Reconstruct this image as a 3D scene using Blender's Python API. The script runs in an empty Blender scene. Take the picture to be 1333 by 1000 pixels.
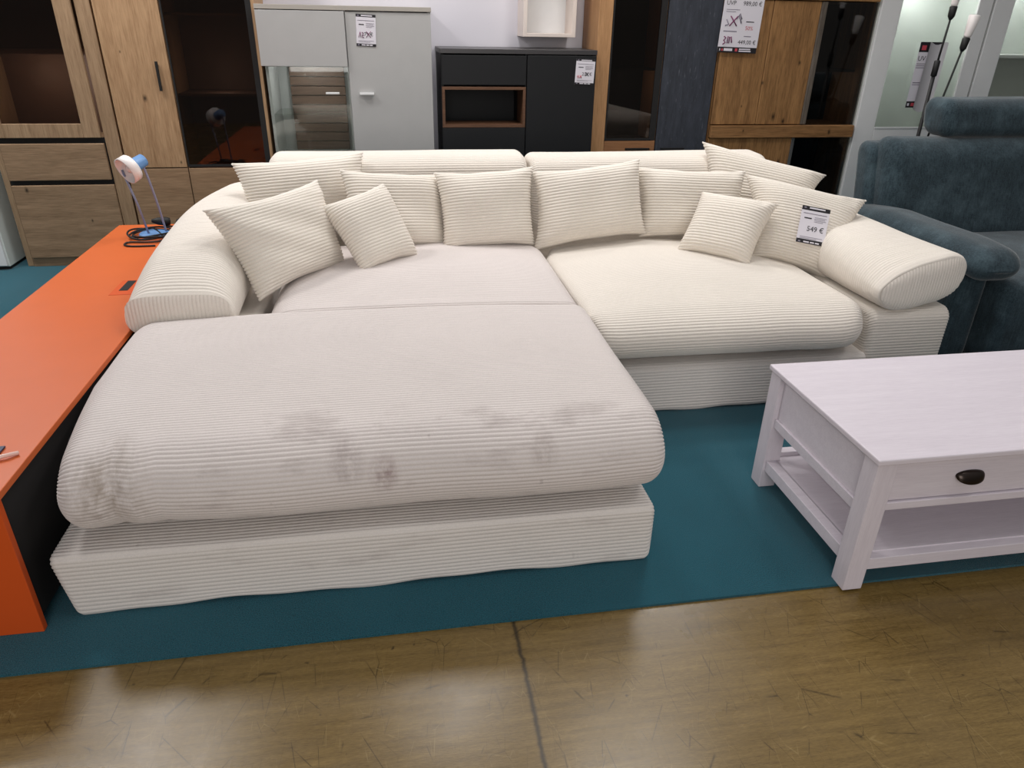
import bpy, bmesh, math, random
import numpy as np
from mathutils import Vector, Matrix
random.seed(4); rng = np.random.default_rng(4)
C = bpy.context.scene.collection
PI = math.pi
PITCH = .0136

# ---------------------------------------------------------------- objects
def thing(name, label, cat, loc=(0, 0, 0), group=None):
    o = bpy.data.objects.new(name, None); C.objects.link(o)
    o.empty_display_size = .1
    o.location = loc; o['label'] = label; o['category'] = cat
    if group: o['group'] = group
    return o

def tag(o, label, cat, group=None):
    o['label'] = label; o['category'] = cat
    if group: o['group'] = group
    return o

def world_loc(o):
    v = Vector(o.location)
    while o.parent:
        o = o.parent; v = v + Vector(o.location)
    return v

def obj(name, me, mat, parent=None, label=None, smooth=True):
    """links a mesh given in world coordinates as one object"""
    o = bpy.data.objects.new(name, me); C.objects.link(o)
    if parent is not None:
        off = world_loc(parent)
        me.transform(Matrix.Translation(-off)); o.parent = parent
    me.materials.clear(); me.materials.append(mat)
    me.polygons.foreach_set('use_smooth', [smooth] * len(me.polygons))
    if label: o['label'] = label
    return o

def bm_mesh(bm, name='m'):
    bmesh.ops.recalc_face_normals(bm, faces=bm.faces)
    me = bpy.data.meshes.new(name); bm.to_mesh(me); bm.free(); me.update(); return me

def add_box(bm, x0, x1, y0, y1, z0, z1, bev=.0015, M=None):
    r = bmesh.ops.create_cube(bm, size=1)
    vs = r['verts']
    for v in vs:
        v.co = Vector((x0 + (v.co.x + .5) * (x1 - x0), y0 + (v.co.y + .5) * (y1 - y0), z0 + (v.co.z + .5) * (z1 - z0)))
    if bev:
        es = list({e for v in vs for e in v.link_edges})
        g = bmesh.ops.bevel(bm, geom=es, offset=bev, segments=2, affect='EDGES', profile=.5)
        vs = list({v for f in g['faces'] for v in f.verts} | {v for v in vs if v.is_valid})
    if M is not None:
        for v in vs: v.co = M @ v.co
    return vs

def boxes(name, bs, mat, parent=None, bev=.0015, label=None):
    bm = bmesh.new()
    for b in bs: add_box(bm, *b, bev=bev)
    return obj(name, bm_mesh(bm), mat, parent, label, smooth=False)

def frame_of(d):
    d = Vector(d).normalized()
    a = Vector((0, 0, 1)) if abs(d.z) < .9 else Vector((1, 0, 0))
    u = d.cross(a).normalized(); return u, d.cross(u).normalized()

def add_lathe(bm, p0, axis, prof, n=28, cap0=True, cap1=True):
    """prof: list of (distance along axis, radius)"""
    p0 = Vector(p0); d = Vector(axis).normalized(); u, w = frame_of(d)
    rings = []
    for t, r in prof:
        rings.append([bm.verts.new(p0 + d * t + (u * math.cos(2 * PI * k / n) + w * math.sin(2 * PI * k / n)) * max(r, 1e-4)) for k in range(n)])
    for a, b in zip(rings, rings[1:]):
        for k in range(n): bm.faces.new((a[k], a[(k + 1) % n], b[(k + 1) % n], b[k]))
    if cap0: bm.faces.new(rings[0])
    if cap1: bm.faces.new(rings[-1])

def add_tube(bm, pts, r, n=10):
    pts = [Vector(p) for p in pts]
    rings = []; u = None
    for i, p in enumerate(pts):
        d = (pts[min(i + 1, len(pts) - 1)] - pts[max(i - 1, 0)]).normalized()
        if u is None: u, w = frame_of(d)
        else:
            u = (u - d * u.dot(d)).normalized(); w = d.cross(u)
        rr = r[i] if isinstance(r, (list, tuple)) else r
        rings.append([bm.verts.new(p + (u * math.cos(2 * PI * k / n) + w * math.sin(2 * PI * k / n)) * rr) for k in range(n)])
    for a, b in zip(rings, rings[1:]):
        for k in range(n): bm.faces.new((a[k], a[(k + 1) % n], b[(k + 1) % n], b[k]))
    bm.faces.new(rings[0]); bm.faces.new(rings[-1])

def lathe(name, p0, axis, prof, mat, parent=None, n=28, **k):
    bm = bmesh.new(); add_lathe(bm, p0, axis, prof, n, **k); return obj(name, bm_mesh(bm), mat, parent)

def tube(name, pts, r, mat, parent=None, n=10):
    bm = bmesh.new(); add_tube(bm, pts, r, n); return obj(name, bm_mesh(bm), mat, parent)

def smooth_path(pts, sub=8):
    pts = [Vector(p) for p in pts]; out = []
    for i in range(len(pts) - 1):
        p0, p1, p2, p3 = pts[max(i - 1, 0)], pts[i], pts[i + 1], pts[min(i + 2, len(pts) - 1)]
        for k in range(sub):
            t = k / sub
            out.append(.5 * ((2 * p1) + (p2 - p0) * t + (2 * p0 - 5 * p1 + 4 * p2 - p3) * t * t + (3 * p1 - p0 - 3 * p2 + p3) * t ** 3))
    return out + [pts[-1]]

# ---------------------------------------------------------------- materials
MATS = {}
class NT:
    def __init__(s, name):
        s.m = bpy.data.materials.new(name); s.m.use_nodes = True
        s.t = s.m.node_tree; s.t.nodes.clear()
        s.out = s.n('ShaderNodeOutputMaterial')
    def n(s, typ, **kw):
        nd = s.t.nodes.new(typ)
        for k, v in kw.items():
            if k.startswith('i_'):
                nd.inputs[k[2:].replace('_', ' ')].default_value = v
            else: setattr(nd, k, v)
        return nd
    def l(s, a, b): s.t.links.new(a, b)
    def coords(s, scale=(1, 1, 1), rot=(0, 0, 0)):
        tc = s.n('ShaderNodeTexCoord'); mp = s.n('ShaderNodeMapping')
        mp.inputs['Scale'].default_value = scale; mp.inputs['Rotation'].default_value = rot
        s.l(tc.outputs['Object'], mp.inputs['Vector']); return mp.outputs['Vector']
    def noise(s, vec, scale, detail=4, rough=.55, dist=0):
        nd = s.n('ShaderNodeTexNoise'); nd.inputs['Scale'].default_value = scale; nd.inputs['Detail'].default_value = detail
        nd.inputs['Roughness'].default_value = rough; nd.inputs['Distortion'].default_value = dist
        s.l(vec, nd.inputs['Vector']); return nd.outputs['Fac']
    def ramp(s, fac, stops):
        r = s.n('ShaderNodeValToRGB'); e = r.color_ramp.elements
        while len(e) < len(stops): e.new(.5)
        for el, (p, c) in zip(e, stops): el.position = p; el.color = c if len(c) == 4 else (*c, 1)
        s.l(fac, r.inputs['Fac']); return r.outputs['Color']
    def mix(s, fac, a, b, mode='MIX'):
        m = s.n('ShaderNodeMix', data_type='RGBA', blend_type=mode)
        for sock, v in ((m.inputs[0], fac), (m.inputs[6], a), (m.inputs[7], b)):
            if hasattr(v, 'node'): s.l(v, sock)
            else: sock.default_value = v if not isinstance(v, tuple) or len(v) == 4 else (*v, 1)
        return m.outputs[2]
    def bsdf(s, color, rough=.5, metal=0, bump=None, bstr=.2, bdist=.002, spec=.5, sheen=0, coat=0):
        b = s.n('ShaderNodeBsdfPrincipled')
        for sock, v in ((b.inputs['Base Color'], color), (b.inputs['Roughness'], rough)):
            if hasattr(v, 'node'): s.l(v, sock)
            else: sock.default_value = v if not isinstance(v, tuple) else ((*v, 1) if len(v) == 3 else v)
        b.inputs['Metallic'].default_value = metal; b.inputs['Specular IOR Level'].default_value = spec
        b.inputs['Sheen Weight'].default_value = sheen; b.inputs['Sheen Roughness'].default_value = .4
        b.inputs['Coat Weight'].default_value = coat
        if bump is not None:
            bp = s.n('ShaderNodeBump'); bp.inputs['Strength'].default_value = bstr; bp.inputs['Distance'].default_value = bdist
            s.l(bump, bp.inputs['Height']); s.l(bp.outputs['Normal'], b.inputs['Normal'])
        s.l(b.outputs['BSDF'], s.out.inputs['Surface']); return b

def srgb(r, g, b):
    f = lambda c: (c / 255) / 12.92 if c / 255 <= .04045 else ((c / 255 + .055) / 1.055) ** 2.4
    return (f(r), f(g), f(b))

def plain(name, color, rough=.5, metal=0, spec=.5, var=.05, coat=0):
    t = NT(name); v = t.coords()
    c = t.mix(t.noise(v, 9, 3), tuple(x * (1 - var) for x in color), tuple(min(1, x * (1 + var)) for x in color))
    t.bsdf(c, rough, metal, spec=spec, coat=coat); return t.m

def cord_fabric(name, color, dirty=0.0):
    t = NT(name); v = t.coords()
    big = t.noise(v, 3.2, 3)
    c = t.mix(big, tuple(x * .93 for x in color), tuple(min(1, x * 1.05) for x in color))
    fine = t.noise(v, 260, 3)
    c = t.mix(t.ramp(fine, [(.3, (.9, .9, .9)), (.7, (1.04, 1.04, 1.04))]), (0, 0, 0, 1), c, 'MIX') if False else t.mix(.16, c, t.ramp(fine, [(.3, tuple(x * .6 for x in color)), (.75, tuple(min(1, x * 1.2) for x in color))]))
    if dirty:
        tc = t.n('ShaderNodeTexCoord'); sx = t.n('ShaderNodeSeparateXYZ'); t.l(tc.outputs['Object'], sx.inputs[0])
        near = t.n('ShaderNodeMapRange'); t.l(sx.outputs['Y'], near.inputs[0])
        for q, val in ((1, -.95), (2, -1.12), (3, .12), (4, 1.0)): near.inputs[q].default_value = val
        st = t.noise(t.coords((1.5, 2.2, 5.0)), 2.6, 5, .65)
        f = t.ramp(st, [(.55, (0, 0, 0)), (.78, (dirty, dirty, dirty))])
        sp = t.noise(t.coords((26, 30, 12)), 1.0, 2, .5)
        f2 = t.ramp(sp, [(.74, (0, 0, 0)), (.80, (.55 * dirty, .55 * dirty, .55 * dirty))])
        f = t.mix(1.0, f, near.outputs[0], 'MULTIPLY'); f2 = t.mix(1.0, f2, near.outputs[0], 'MULTIPLY')
        c = t.mix(f, c, srgb(128, 112, 108)); c = t.mix(f2, c, srgb(110, 88, 88))
        if dirty >= .5:      # the brown worn patch on the gathered near left corner, and a small reddish mark
            for (px, py, pz, rad, col, am) in ((-1.47, -1.27, .40, .13, srgb(128, 108, 86), .5), (-.76, -1.25, .40, .05, srgb(120, 84, 84), .55), (-.86, -1.25, .44, .06, srgb(130, 112, 112), .45), (-.32, -1.25, .43, .05, srgb(140, 124, 116), .4)):
                mp = t.n('ShaderNodeMapping'); t.l(tc.outputs['Object'], mp.inputs['Vector']); mp.inputs['Location'].default_value = (-px / rad, -py / rad / 2, -pz / rad / 1.3)
                mp.inputs['Scale'].default_value = (1 / rad, .5 / rad, 1 / rad / 1.3)
                ln = t.n('ShaderNodeVectorMath', operation='LENGTH'); t.l(mp.outputs[0], ln.inputs[0])
                ns = t.noise(t.coords((30, 8, 22)), 1.0, 4, .7)
                g = t.mix(1.0, t.ramp(ln.outputs['Value'], [(.2, (am * 2, am * 2, am * 2)), (1.0, (0, 0, 0))]), t.ramp(ns, [(.35, (0, 0, 0)), (.65, (.6, .6, .6))]), 'MULTIPLY')
                c = t.mix(g, c, col)
    t.bsdf(c, .95, bump=fine, bstr=.12, bdist=.0008, spec=.15, sheen=.25); return t.m

def wood(name, light, dark, axis='z', rough=.5, scale=1.0, knots=False, plank=None, spots=()):
    t = NT(name)
    s = {'x': (1.1, 14, 14), 'y': (14, 1.1, 14), 'z': (14, 14, 1.1)}[axis]
    s = tuple(k * scale for k in s)
    v = t.coords(s)
    g1 = t.noise(v, 1.6, 6, .62, .6); g2 = t.noise(t.coords(tuple(k * 5 for k in s)), 2.0, 4, .6)
    c = t.ramp(g1, [(.28, dark), (.5, tuple((a + b) / 2 for a, b in zip(light, dark))), (.68, light)])
    c = t.mix(.35, c, t.ramp(g2, [(.35, tuple(d * (.75 if light[0] < .6 else .94) for d in dark)), (.6, light)]))
    if plank:
        ax, w = plank
        tc = t.n('ShaderNodeTexCoord'); sx = t.n('ShaderNodeSeparateXYZ'); t.l(tc.outputs['Object'], sx.inputs[0])
        d = t.n('ShaderNodeMath', operation='DIVIDE'); t.l(sx.outputs[ax], d.inputs[0]); d.inputs[1].default_value = w
        fl = t.n('ShaderNodeMath', operation='FLOOR'); t.l(d.outputs[0], fl.inputs[0])
        wn = t.n('ShaderNodeTexWhiteNoise', noise_dimensions='1D'); t.l(fl.outputs[0], wn.inputs['W'])
        c = t.mix(.5, c, t.mix(wn.outputs['Value'], dark, light))
        fr = t.n('ShaderNodeMath', operation='FRACT'); t.l(d.outputs[0], fr.inputs[0])
        c = t.mix(t.ramp(fr.outputs[0], [(.0, (.85, .85, .85)), (.012, (0, 0, 0))]), c, tuple(x * .3 for x in dark))
    if knots:
        vo = t.n('ShaderNodeTexVoronoi'); vo.inputs['Scale'].default_value = 1.0
        kv = {'x': (1.4, 4, 4.2), 'z': (4.2, 4, 1.4)}[axis]
        t.l(t.coords(kv), vo.inputs['Vector'])
        c = t.mix(t.ramp(vo.outputs['Distance'], [(.03, (.95, .95, .95)), (.10, (.25, .25, .25)), (.2, (0, 0, 0))]), c, tuple(x * .12 for x in dark))
    for (sx_, sz_, r_) in spots:      # single knots, at x and z in the thing's own frame
        tc = t.n('ShaderNodeTexCoord'); mp = t.n('ShaderNodeMapping'); t.l(tc.outputs['Object'], mp.inputs['Vector'])
        mp.inputs['Scale'].default_value = (1 / r_, 0, .6 / r_); mp.inputs['Location'].default_value = (-sx_ / r_, 0, -sz_ * .6 / r_)
        ln = t.n('ShaderNodeVectorMath', operation='LENGTH'); t.l(mp.outputs[0], ln.inputs[0])
        ad = t.n('ShaderNodeMath', operation='MULTIPLY_ADD'); t.l(g1, ad.inputs[0]); ad.inputs[1].default_value = .5; t.l(ln.outputs['Value'], ad.inputs[2])
        c = t.mix(t.ramp(ad.outputs[0], [(.35, (.92, .92, .92)), (.62, (.45, .45, .45)), (1.0, (0, 0, 0))]), c, tuple(k * .10 for k in dark))
    t.bsdf(c, rough, bump=g2, bstr=.12, bdist=.001, spec=.35); return t.m

def glass_mat(name, tint, gloss=.12, rough=.02):
    t = NT(name)
    tr = t.n('ShaderNodeBsdfTransparent'); tr.inputs['Color'].default_value = (*tint, 1)
    gl = t.n('ShaderNodeBsdfGlossy'); gl.inputs['Roughness'].default_value = rough; gl.inputs['Color'].default_value = (.95, .95, .95, 1)
    lw = t.n('ShaderNodeLayerWeight'); lw.inputs['Blend'].default_value = .35
    ma = t.n('ShaderNodeMath', operation='MULTIPLY_ADD'); t.l(lw.outputs['Fresnel'], ma.inputs[0]); ma.inputs[1].default_value = .35; ma.inputs[2].default_value = gloss * .5
    mx = t.n('ShaderNodeMixShader'); t.l(ma.outputs[0], mx.inputs[0]); t.l(tr.outputs[0], mx.inputs[1]); t.l(gl.outputs[0], mx.inputs[2])
    t.l(mx.outputs[0], t.out.inputs['Surface']); return t.m

def carpet_mat():
    t = NT('teal_carpet'); v = t.coords()
    f = t.noise(v, 330, 3, .7); b = t.noise(v, 2.2, 4); m = t.noise(v, 40, 3)
    c = t.mix(t.ramp(f, [(.35, (0, 0, 0)), (.65, (1, 1, 1))]), srgb(5, 43, 54), srgb(38, 106, 122))
    c = t.mix(t.ramp(b, [(.35, (0, 0, 0)), (.7, (.35, .35, .35))]), c, srgb(44, 104, 120))
    c = t.mix(t.ramp(m, [(.62, (0, 0, 0)), (.8, (.3, .3, .3))]), c, srgb(6, 42, 52))
    sp = t.noise(v, 75, 1); c = t.mix(t.ramp(sp, [(.80, (0, 0, 0)), (.84, (.5, .5, .5))]), c, srgb(130, 160, 160))
    t.bsdf(c, .98, bump=f, bstr=.6, bdist=.006, spec=.1, sheen=.25); return t.m

def floor_mat():
    t = NT('worn_floor'); v = t.coords()
    streak = t.noise(t.coords((1.2, 16, 1), (0, 0, .05)), 3.5, 7, .7)
    cloud = t.noise(v, 1.9, 5, .6); fine = t.noise(t.coords((18, 130, 1), (0, 0, .06)), 3, 4, .7)
    c = t.ramp(streak, [(.25, srgb(70, 52, 22)), (.5, srgb(112, 89, 46)), (.75, srgb(142, 117, 68))])
    c = t.mix(t.ramp(cloud, [(.35, (.0, .0, .0)), (.7, (.45, .45, .45))]), c, srgb(124, 104, 70))
    c = t.mix(.35, c, t.ramp(fine, [(.3, srgb(58, 43, 20)), (.7, srgb(150, 125, 74))]))
    # scratches
    for sc, rot, lo in ((7, .9, .006), (5, -.6, .005), (9, .25, .005)):
        vo = t.n('ShaderNodeTexVoronoi', feature='DISTANCE_TO_EDGE'); vo.inputs['Scale'].default_value = sc
        t.l(t.coords((1, .35, 1), (0, 0, rot)), vo.inputs['Vector'])
        ns = t.noise(v, 5 + sc, 2)
        a = t.ramp(vo.outputs['Distance'], [(0, (1, 1, 1)), (lo, (0, 0, 0))])
        bb = t.ramp(ns, [(.50, (0, 0, 0)), (.60, (.8, .8, .8))])
        c = t.mix(t.mix(1.0, a, bb, 'MULTIPLY'), c, srgb(52, 40, 20))
    for sc, rot in ((16, .35), (23, -1.0)):
        vo = t.n('ShaderNodeTexVoronoi', feature='DISTANCE_TO_EDGE'); vo.inputs['Scale'].default_value = sc
        t.l(t.coords((1, .22, 1), (0, 0, rot)), vo.inputs['Vector'])
        a = t.ramp(vo.outputs['Distance'], [(0, (1, 1, 1)), (.012, (0, 0, 0))]); bb = t.ramp(t.noise(v, 7 + sc * .3, 3), [(.5, (0, 0, 0)), (.62, (.35, .35, .35))])
        c = t.mix(t.mix(1.0, a, bb, 'MULTIPLY'), c, srgb(70, 54, 28) if sc == 16 else srgb(168, 146, 98))
    sp = t.noise(v, 38, 1); c = t.mix(t.ramp(sp, [(.76, (0, 0, 0)), (.83, (.8, .8, .8))]), c, srgb(45, 36, 22))
    # joint line running towards the viewer near x = .275
    tc = t.n('ShaderNodeTexCoord'); sx = t.n('ShaderNodeSeparateXYZ'); t.l(tc.outputs['Object'], sx.inputs[0])
    wob = t.noise(t.coords((3, 6, 1)), 2, 4, .7)
    ad = t.n('ShaderNodeMath', operation='MULTIPLY_ADD'); t.l(wob, ad.inputs[0]); ad.inputs[1].default_value = .022; t.l(sx.outputs['X'], ad.inputs[2])
    sb = t.n('ShaderNodeMath', operation='SUBTRACT'); t.l(ad.outputs[0], sb.inputs[0]); sb.inputs[1].default_value = .283
    ab = t.n('ShaderNodeMath', operation='ABSOLUTE'); t.l(sb.outputs[0], ab.inputs[0])
    c = t.mix(t.ramp(ab.outputs[0], [(.0, (.9, .9, .9)), (.003, (.75, .75, .75)), (.009, (0, 0, 0))]), c, srgb(40, 32, 20))
    ro = t.ramp(cloud, [(.3, (.2, .2, .2)), (.7, (.34, .34, .34))])
    t.bsdf(c, ro, bump=fine, bstr=.15, bdist=.001, spec=.38); return t.m

def velour():
    t = NT('blue_velour'); v = t.coords()
    m = t.noise(v, 7, 5, .65); f = t.noise(v, 160, 3, .7); st = t.noise(t.coords((60, 60, 4)), 2, 3)
    c = t.ramp(m, [(.3, srgb(20, 28, 33)), (.5, srgb(38, 50, 57)), (.72, srgb(78, 94, 101))])
    c = t.mix(.3, c, t.ramp(f, [(.3, srgb(18, 30, 37)), (.7, srgb(88, 108, 116))]))
    c = t.mix(.18, c, t.ramp(st, [(.35, srgb(16, 34, 44)), (.65, srgb(82, 102, 110))]))
    t.bsdf(c, .9, bump=f, bstr=.4, bdist=.003, spec=.2, sheen=.35); return t.m

def slate():
    t = NT('slate_laminate')
    a = t.noise(t.coords((9, 9, 1.6), (0, .12, 0)), 3.0, 6, .7); b = t.noise(t.coords((60, 60, 9), (0, .25, 0)), 2, 4, .6)
    c = t.ramp(a, [(.3, srgb(38, 42, 50)), (.6, srgb(56, 60, 70)), (.8, srgb(78, 82, 92))])
    c = t.mix(t.ramp(b, [(.62, (0, 0, 0)), (.74, (.5, .5, .5))]), c, srgb(120, 124, 132))
    t.bsdf(c, .55, bump=a, bstr=.2, bdist=.002); return t.m

def wall_mat():
    t = NT('white_plaster'); v = t.coords()
    c = t.mix(t.noise(v, 1.4, 3), srgb(216, 213, 222), srgb(228, 225, 231))
    sm = t.noise(t.coords((5, 1, 2)), 2.0, 3); c = t.mix(t.ramp(sm, [(.68, (0, 0, 0)), (.8, (.35, .35, .35))]), c, srgb(160, 156, 170))
    t.bsdf(c, .8, bump=t.noise(v, 90, 3), bstr=.08); return t.m

F_CH = cord_fabric('cord_chaise', srgb(219, 210, 206), .5)
F_ST = cord_fabric('cord_seat', srgb(227, 219, 209), 0)
F_PL = cord_fabric('cord_pillow', srgb(233, 225, 214), 0)
F_BS = cord_fabric('cord_base', srgb(222, 215, 209), .3)
CARPET = carpet_mat(); FLOOR = floor_mat(); VEL = velour(); SLATE = slate(); WALL = wall_mat()
OAK1 = wood('pale_oak_upright', srgb(170, 142, 112), srgb(134, 108, 82), 'z')
OAK1H = wood('pale_oak_level', srgb(160, 132, 104), srgb(122, 98, 74), 'x', spots=((-.24, .50, .02), (.1, .3, .012)))
OAK2 = wood('knotty_oak_upright', srgb(186, 152, 116), srgb(146, 112, 80), 'z', spots=((-.271, 1.042, .022), (-.13, .66, .012), (-.36, 1.3, .010)))
OAK2H = wood('knotty_oak_level', srgb(164, 134, 104), srgb(130, 102, 76), 'x', knots=False)
OAK3 = wood('warm_oak_upright', srgb(190, 146, 104), srgb(160, 118, 78), 'z')
OAK3H = wood('warm_oak_level', srgb(160, 114, 78), srgb(132, 90, 58), 'x')
OAK4 = wood('rustic_oak_upright', srgb(172, 128, 82), srgb(96, 66, 38), 'z', spots=((-.20, 1.151, .016), (-.08, .93, .03), (-.0, .90, .022), (.05, 1.28, .018), (-.33, 1.0, .010), (.02, .62, .02)))
OAK4H = wood('rustic_oak_level', srgb(168, 124, 80), srgb(104, 72, 42), 'x', spots=((.36, .83, .02), (-.3, .84, .012)))
BARK = wood('grey_waney_edge', srgb(120, 110, 100), srgb(58, 50, 44), 'z', rough=.85)
REDW = wood('reflected_slat_wood', srgb(124, 98, 82), srgb(84, 64, 52), 'x')
WALNUT = wood('walnut_edge', srgb(112, 78, 56), srgb(80, 54, 38), 'x')
WHITEW = wood('white_limed_wood', srgb(222, 214, 221), srgb(211, 202, 210), 'x', rough=.42, scale=1.6)
WHITEZ = wood('white_limed_legs', srgb(222, 214, 221), srgb(211, 202, 210), 'z', rough=.42, scale=1.6)
INDARK = plain('dark_interior', srgb(104, 78, 62), .7)
BLACKIN = plain('black_interior', srgb(22, 20, 20), .8)
GREY = plain('light_grey_lacquer', srgb(172, 171, 170), .38)
GREYE = plain('light_grey_edge', srgb(168, 162, 154), .5)
BLACK = plain('black_lacquer', srgb(22, 23, 26), .5, spec=.3)
BLACKT = plain('black_top', srgb(60, 58, 60), .35)
BLKMET = plain('black_metal', srgb(10, 10, 11), .6)
ORANGE = plain('orange_lacquer', srgb(206, 99, 46), .42, var=.04)
ORANGED = plain('dark_orange', srgb(206, 80, 18), .5)
WHITE = plain('white_lacquer', srgb(226, 226, 226), .4)
WHITEG = plain('white_cabinet_side', srgb(212, 217, 212), .45)
CREAMB = plain('cream_board', srgb(226, 214, 206), .5)
BLUE = plain('pale_blue_metal', srgb(104, 146, 196), .4)
ROD = plain('blue_grey_rod', srgb(136, 142, 168), .35, metal=.0)
SHADE = plain('white_shade', srgb(238, 232, 230), .4)
PEWTER = plain('dark_pewter', srgb(62, 54, 50), .28, metal=.9)
PAPER = plain('tag_paper', srgb(222, 218, 226), .6, var=.01)
INK = plain('black_ink', srgb(24, 20, 26), .6)
INKG = plain('grey_ink', srgb(128, 122, 136), .6)
INKR = plain('red_ink', srgb(196, 72, 84), .6)
PENR = plain('purple_pen', srgb(120, 56, 96), .6)
CLEAR = plain('clear_plastic_strip', srgb(226, 190, 178), .25)
G_DARK = glass_mat('smoked_glass', (.50, .43, .38), .05)
G_GREY = glass_mat('grey_glass', (.5, .49, .48), .06)
G_CLR = glass_mat('clear_glass', (.88, .91, .89), .06)
G_GREEN = glass_mat('milky_green_glass', (.9, .92, .9), .06)
LED = plain('chrome_strip', srgb(170, 168, 166), .25, metal=.8)

# ---------------------------------------------------------------- soft upholstery
def grid_mesh(P, close_u=False, close_v=False):
    """P: (nu,nv,3) array to a quad mesh"""
    nu, nv = P.shape[:2]
    idx = np.arange(nu * nv).reshape(nu, nv)
    a = idx if close_u else idx[:-1]
    a2 = np.roll(idx, -1, 0) if close_u else idx[1:]
    def sh(m): return np.roll(m, -1, 1) if close_v else m[:, 1:]
    def st(m): return m if close_v else m[:, :-1]
    F = np.stack([st(a), st(a2), sh(a2), sh(a)], -1).reshape(-1, 4)
    return P.reshape(-1, 3), F

def np_mesh(V, F, name='m'):
    me = bpy.data.meshes.new(name)
    me.vertices.add(len(V)); me.vertices.foreach_set('co', np.ascontiguousarray(V, dtype=np.float32).ravel())
    me.loops.add(F.size); me.loops.foreach_set('vertex_index', F.astype(np.int32).ravel())
    me.polygons.add(len(F)); me.polygons.foreach_set('loop_start', np.arange(0, F.size, 4, dtype=np.int32))
    me.update(calc_edges=True); me.validate(); return me

def displace(me, d):
    n = np.empty(len(me.vertices) * 3, np.float32); me.vertex_normals.foreach_get('vector', n)
    v = np.empty_like(n); me.vertices.foreach_get('co', v)
    v = v.reshape(-1, 3) + n.reshape(-1, 3) * d[:, None]
    me.vertices.foreach_set('co', v.ravel().astype(np.float32)); me.update()

def ribs(s, pitch=PITCH): return np.abs(np.sin(PI * s / pitch)) ** .65

def rrect_loop(A, B, ra, rb, n):
    """closed rounded rectangle, n points evenly by arc length; returns (n,2) and the perimeter"""
    pts = []
    lo, hi = ra if isinstance(ra, tuple) else (ra, ra)      # radii on the near and the far side
    lob, hib = rb if isinstance(rb, tuple) else (rb, rb)
    for sx, sy, r, q, a0 in ((1, 1, hi, hib, 0), (-1, 1, lo, lob, 90), (-1, -1, lo, lob, 180), (1, -1, hi, hib, 270)):
        r = min(r, A * .999); q = min(q, B * .999)
        for k in range(25):
            t = math.radians(a0 + 90 * k / 24); pts.append((sx * (A - r) + r * math.cos(t), sy * (B - q) + q * math.sin(t)))
    P = np.array(pts + [pts[0]]); d = np.r_[0, np.cumsum(np.hypot(*np.diff(P, axis=0).T))]
    s = np.linspace(0, d[-1], n, endpoint=False)
    return np.stack([np.interp(s, d, P[:, 0]), np.interp(s, d, P[:, 1])], -1), d[-1]

def wob(V, seed, f=3.0):
    r = np.random.default_rng(seed); o = np.zeros(len(V))
    for k in range(7):
        w = r.normal(size=3) * f * (1 + .45 * k); o += np.sin(V @ w + r.uniform(0, 6.3)) / (1 + .45 * k)
    return o / 3

def cushion(name, x, y, z, ra, rb, re, mat, parent, axis='x', rib='loop', amp=.0032, per=6, wobble=.004, deform=None, seed=1, endk=1.0, label=None, stations=56):
    """ribbed upholstered block: a rounded-rectangle loop swept along `axis`, with rounded closed ends.
    rib='loop': cords run along the axis; rib='axis': cords run around it."""
    (x0, x1), (y0, y1), (z0, z1) = x, y, z
    re = re if isinstance(re, tuple) else (re, re)
    if axis == 'x': L0, L1, a0, a1 = x0, x1, y0, y1
    else: L0, L1, a0, a1 = y0, y1, x0, x1
    A, B = (a1 - a0) / 2, (z1 - z0) / 2
    loop, peri = rrect_loop(A, B, ra, rb, 8)
    if rib == 'loop':
        nr = max(8, round(peri / PITCH)); n = nr * per
    else: n = 96
    loop, peri = rrect_loop(A, B, ra, rb, n)
    s_loop = np.arange(n) / n * peri
    if rib == 'axis':
        m = int(round((L1 - L0) / PITCH)) * per; core = np.linspace(L0 + re[0], L1 - re[1], m)
    else: core = np.linspace(L0 + re[0], L1 - re[1], stations)
    th = np.linspace(0, PI / 2, 9)[1:]
    rl, rh = re
    lo = [(L0 + rl - rl * math.sin(t), rl * endk * (1 - math.cos(t))) for t in th][::-1]
    hi = [(L1 - rh + rh * math.sin(t), rh * endk * (1 - math.cos(t))) for t in th]
    st = lo + [(c, 0) for c in core] + hi
    capn = 6
    lo_end, hi_end = st[0], st[-1]
    rows, pos = [], []
    def row(p, ins, k=1.0):
        fa, fb = max(A - ins, .004) / A * k, max(B - ins, .004) / B * k
        q = np.empty((n, 3)); u = (a0 + a1) / 2 + loop[:, 0] * fa; w = (z0 + z1) / 2 + loop[:, 1] * fb
        if axis == 'x': q[:, 0] = p; q[:, 1] = u
        else: q[:, 1] = p; q[:, 0] = u
        q[:, 2] = w; rows.append(q); pos.append(p)
    for k in range(capn): row(lo_end[0], lo_end[1], .02 + .98 * k / capn)
    for p, i in st: row(p, i)
    for k in range(capn - 1, -1, -1): row(hi_end[0], hi_end[1], .02 + .98 * k / capn)
    P = np.array(rows); nst = len(rows)
    V, F = grid_mesh(P, close_v=True)
    if axis == 'x': F = F[:, ::-1]
    if deform is not None: V = deform(V.copy())
    me = np_mesh(V, F)
    if rib == 'loop':
        d = np.tile(ribs(s_loop, peri / nr), (nst, 1))
        fade = np.ones(nst); fade[:capn] = .0; fade[-capn:] = .0
        d = d * fade[:, None]
    else: d = np.repeat(ribs(np.array(pos))[:, None], n, 1)
    d = amp * (d.ravel() - .6)
    if wobble: d = d + wobble * wob(V, seed)
    displace(me, d)
    return obj(name, me, mat, parent, label)

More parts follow.
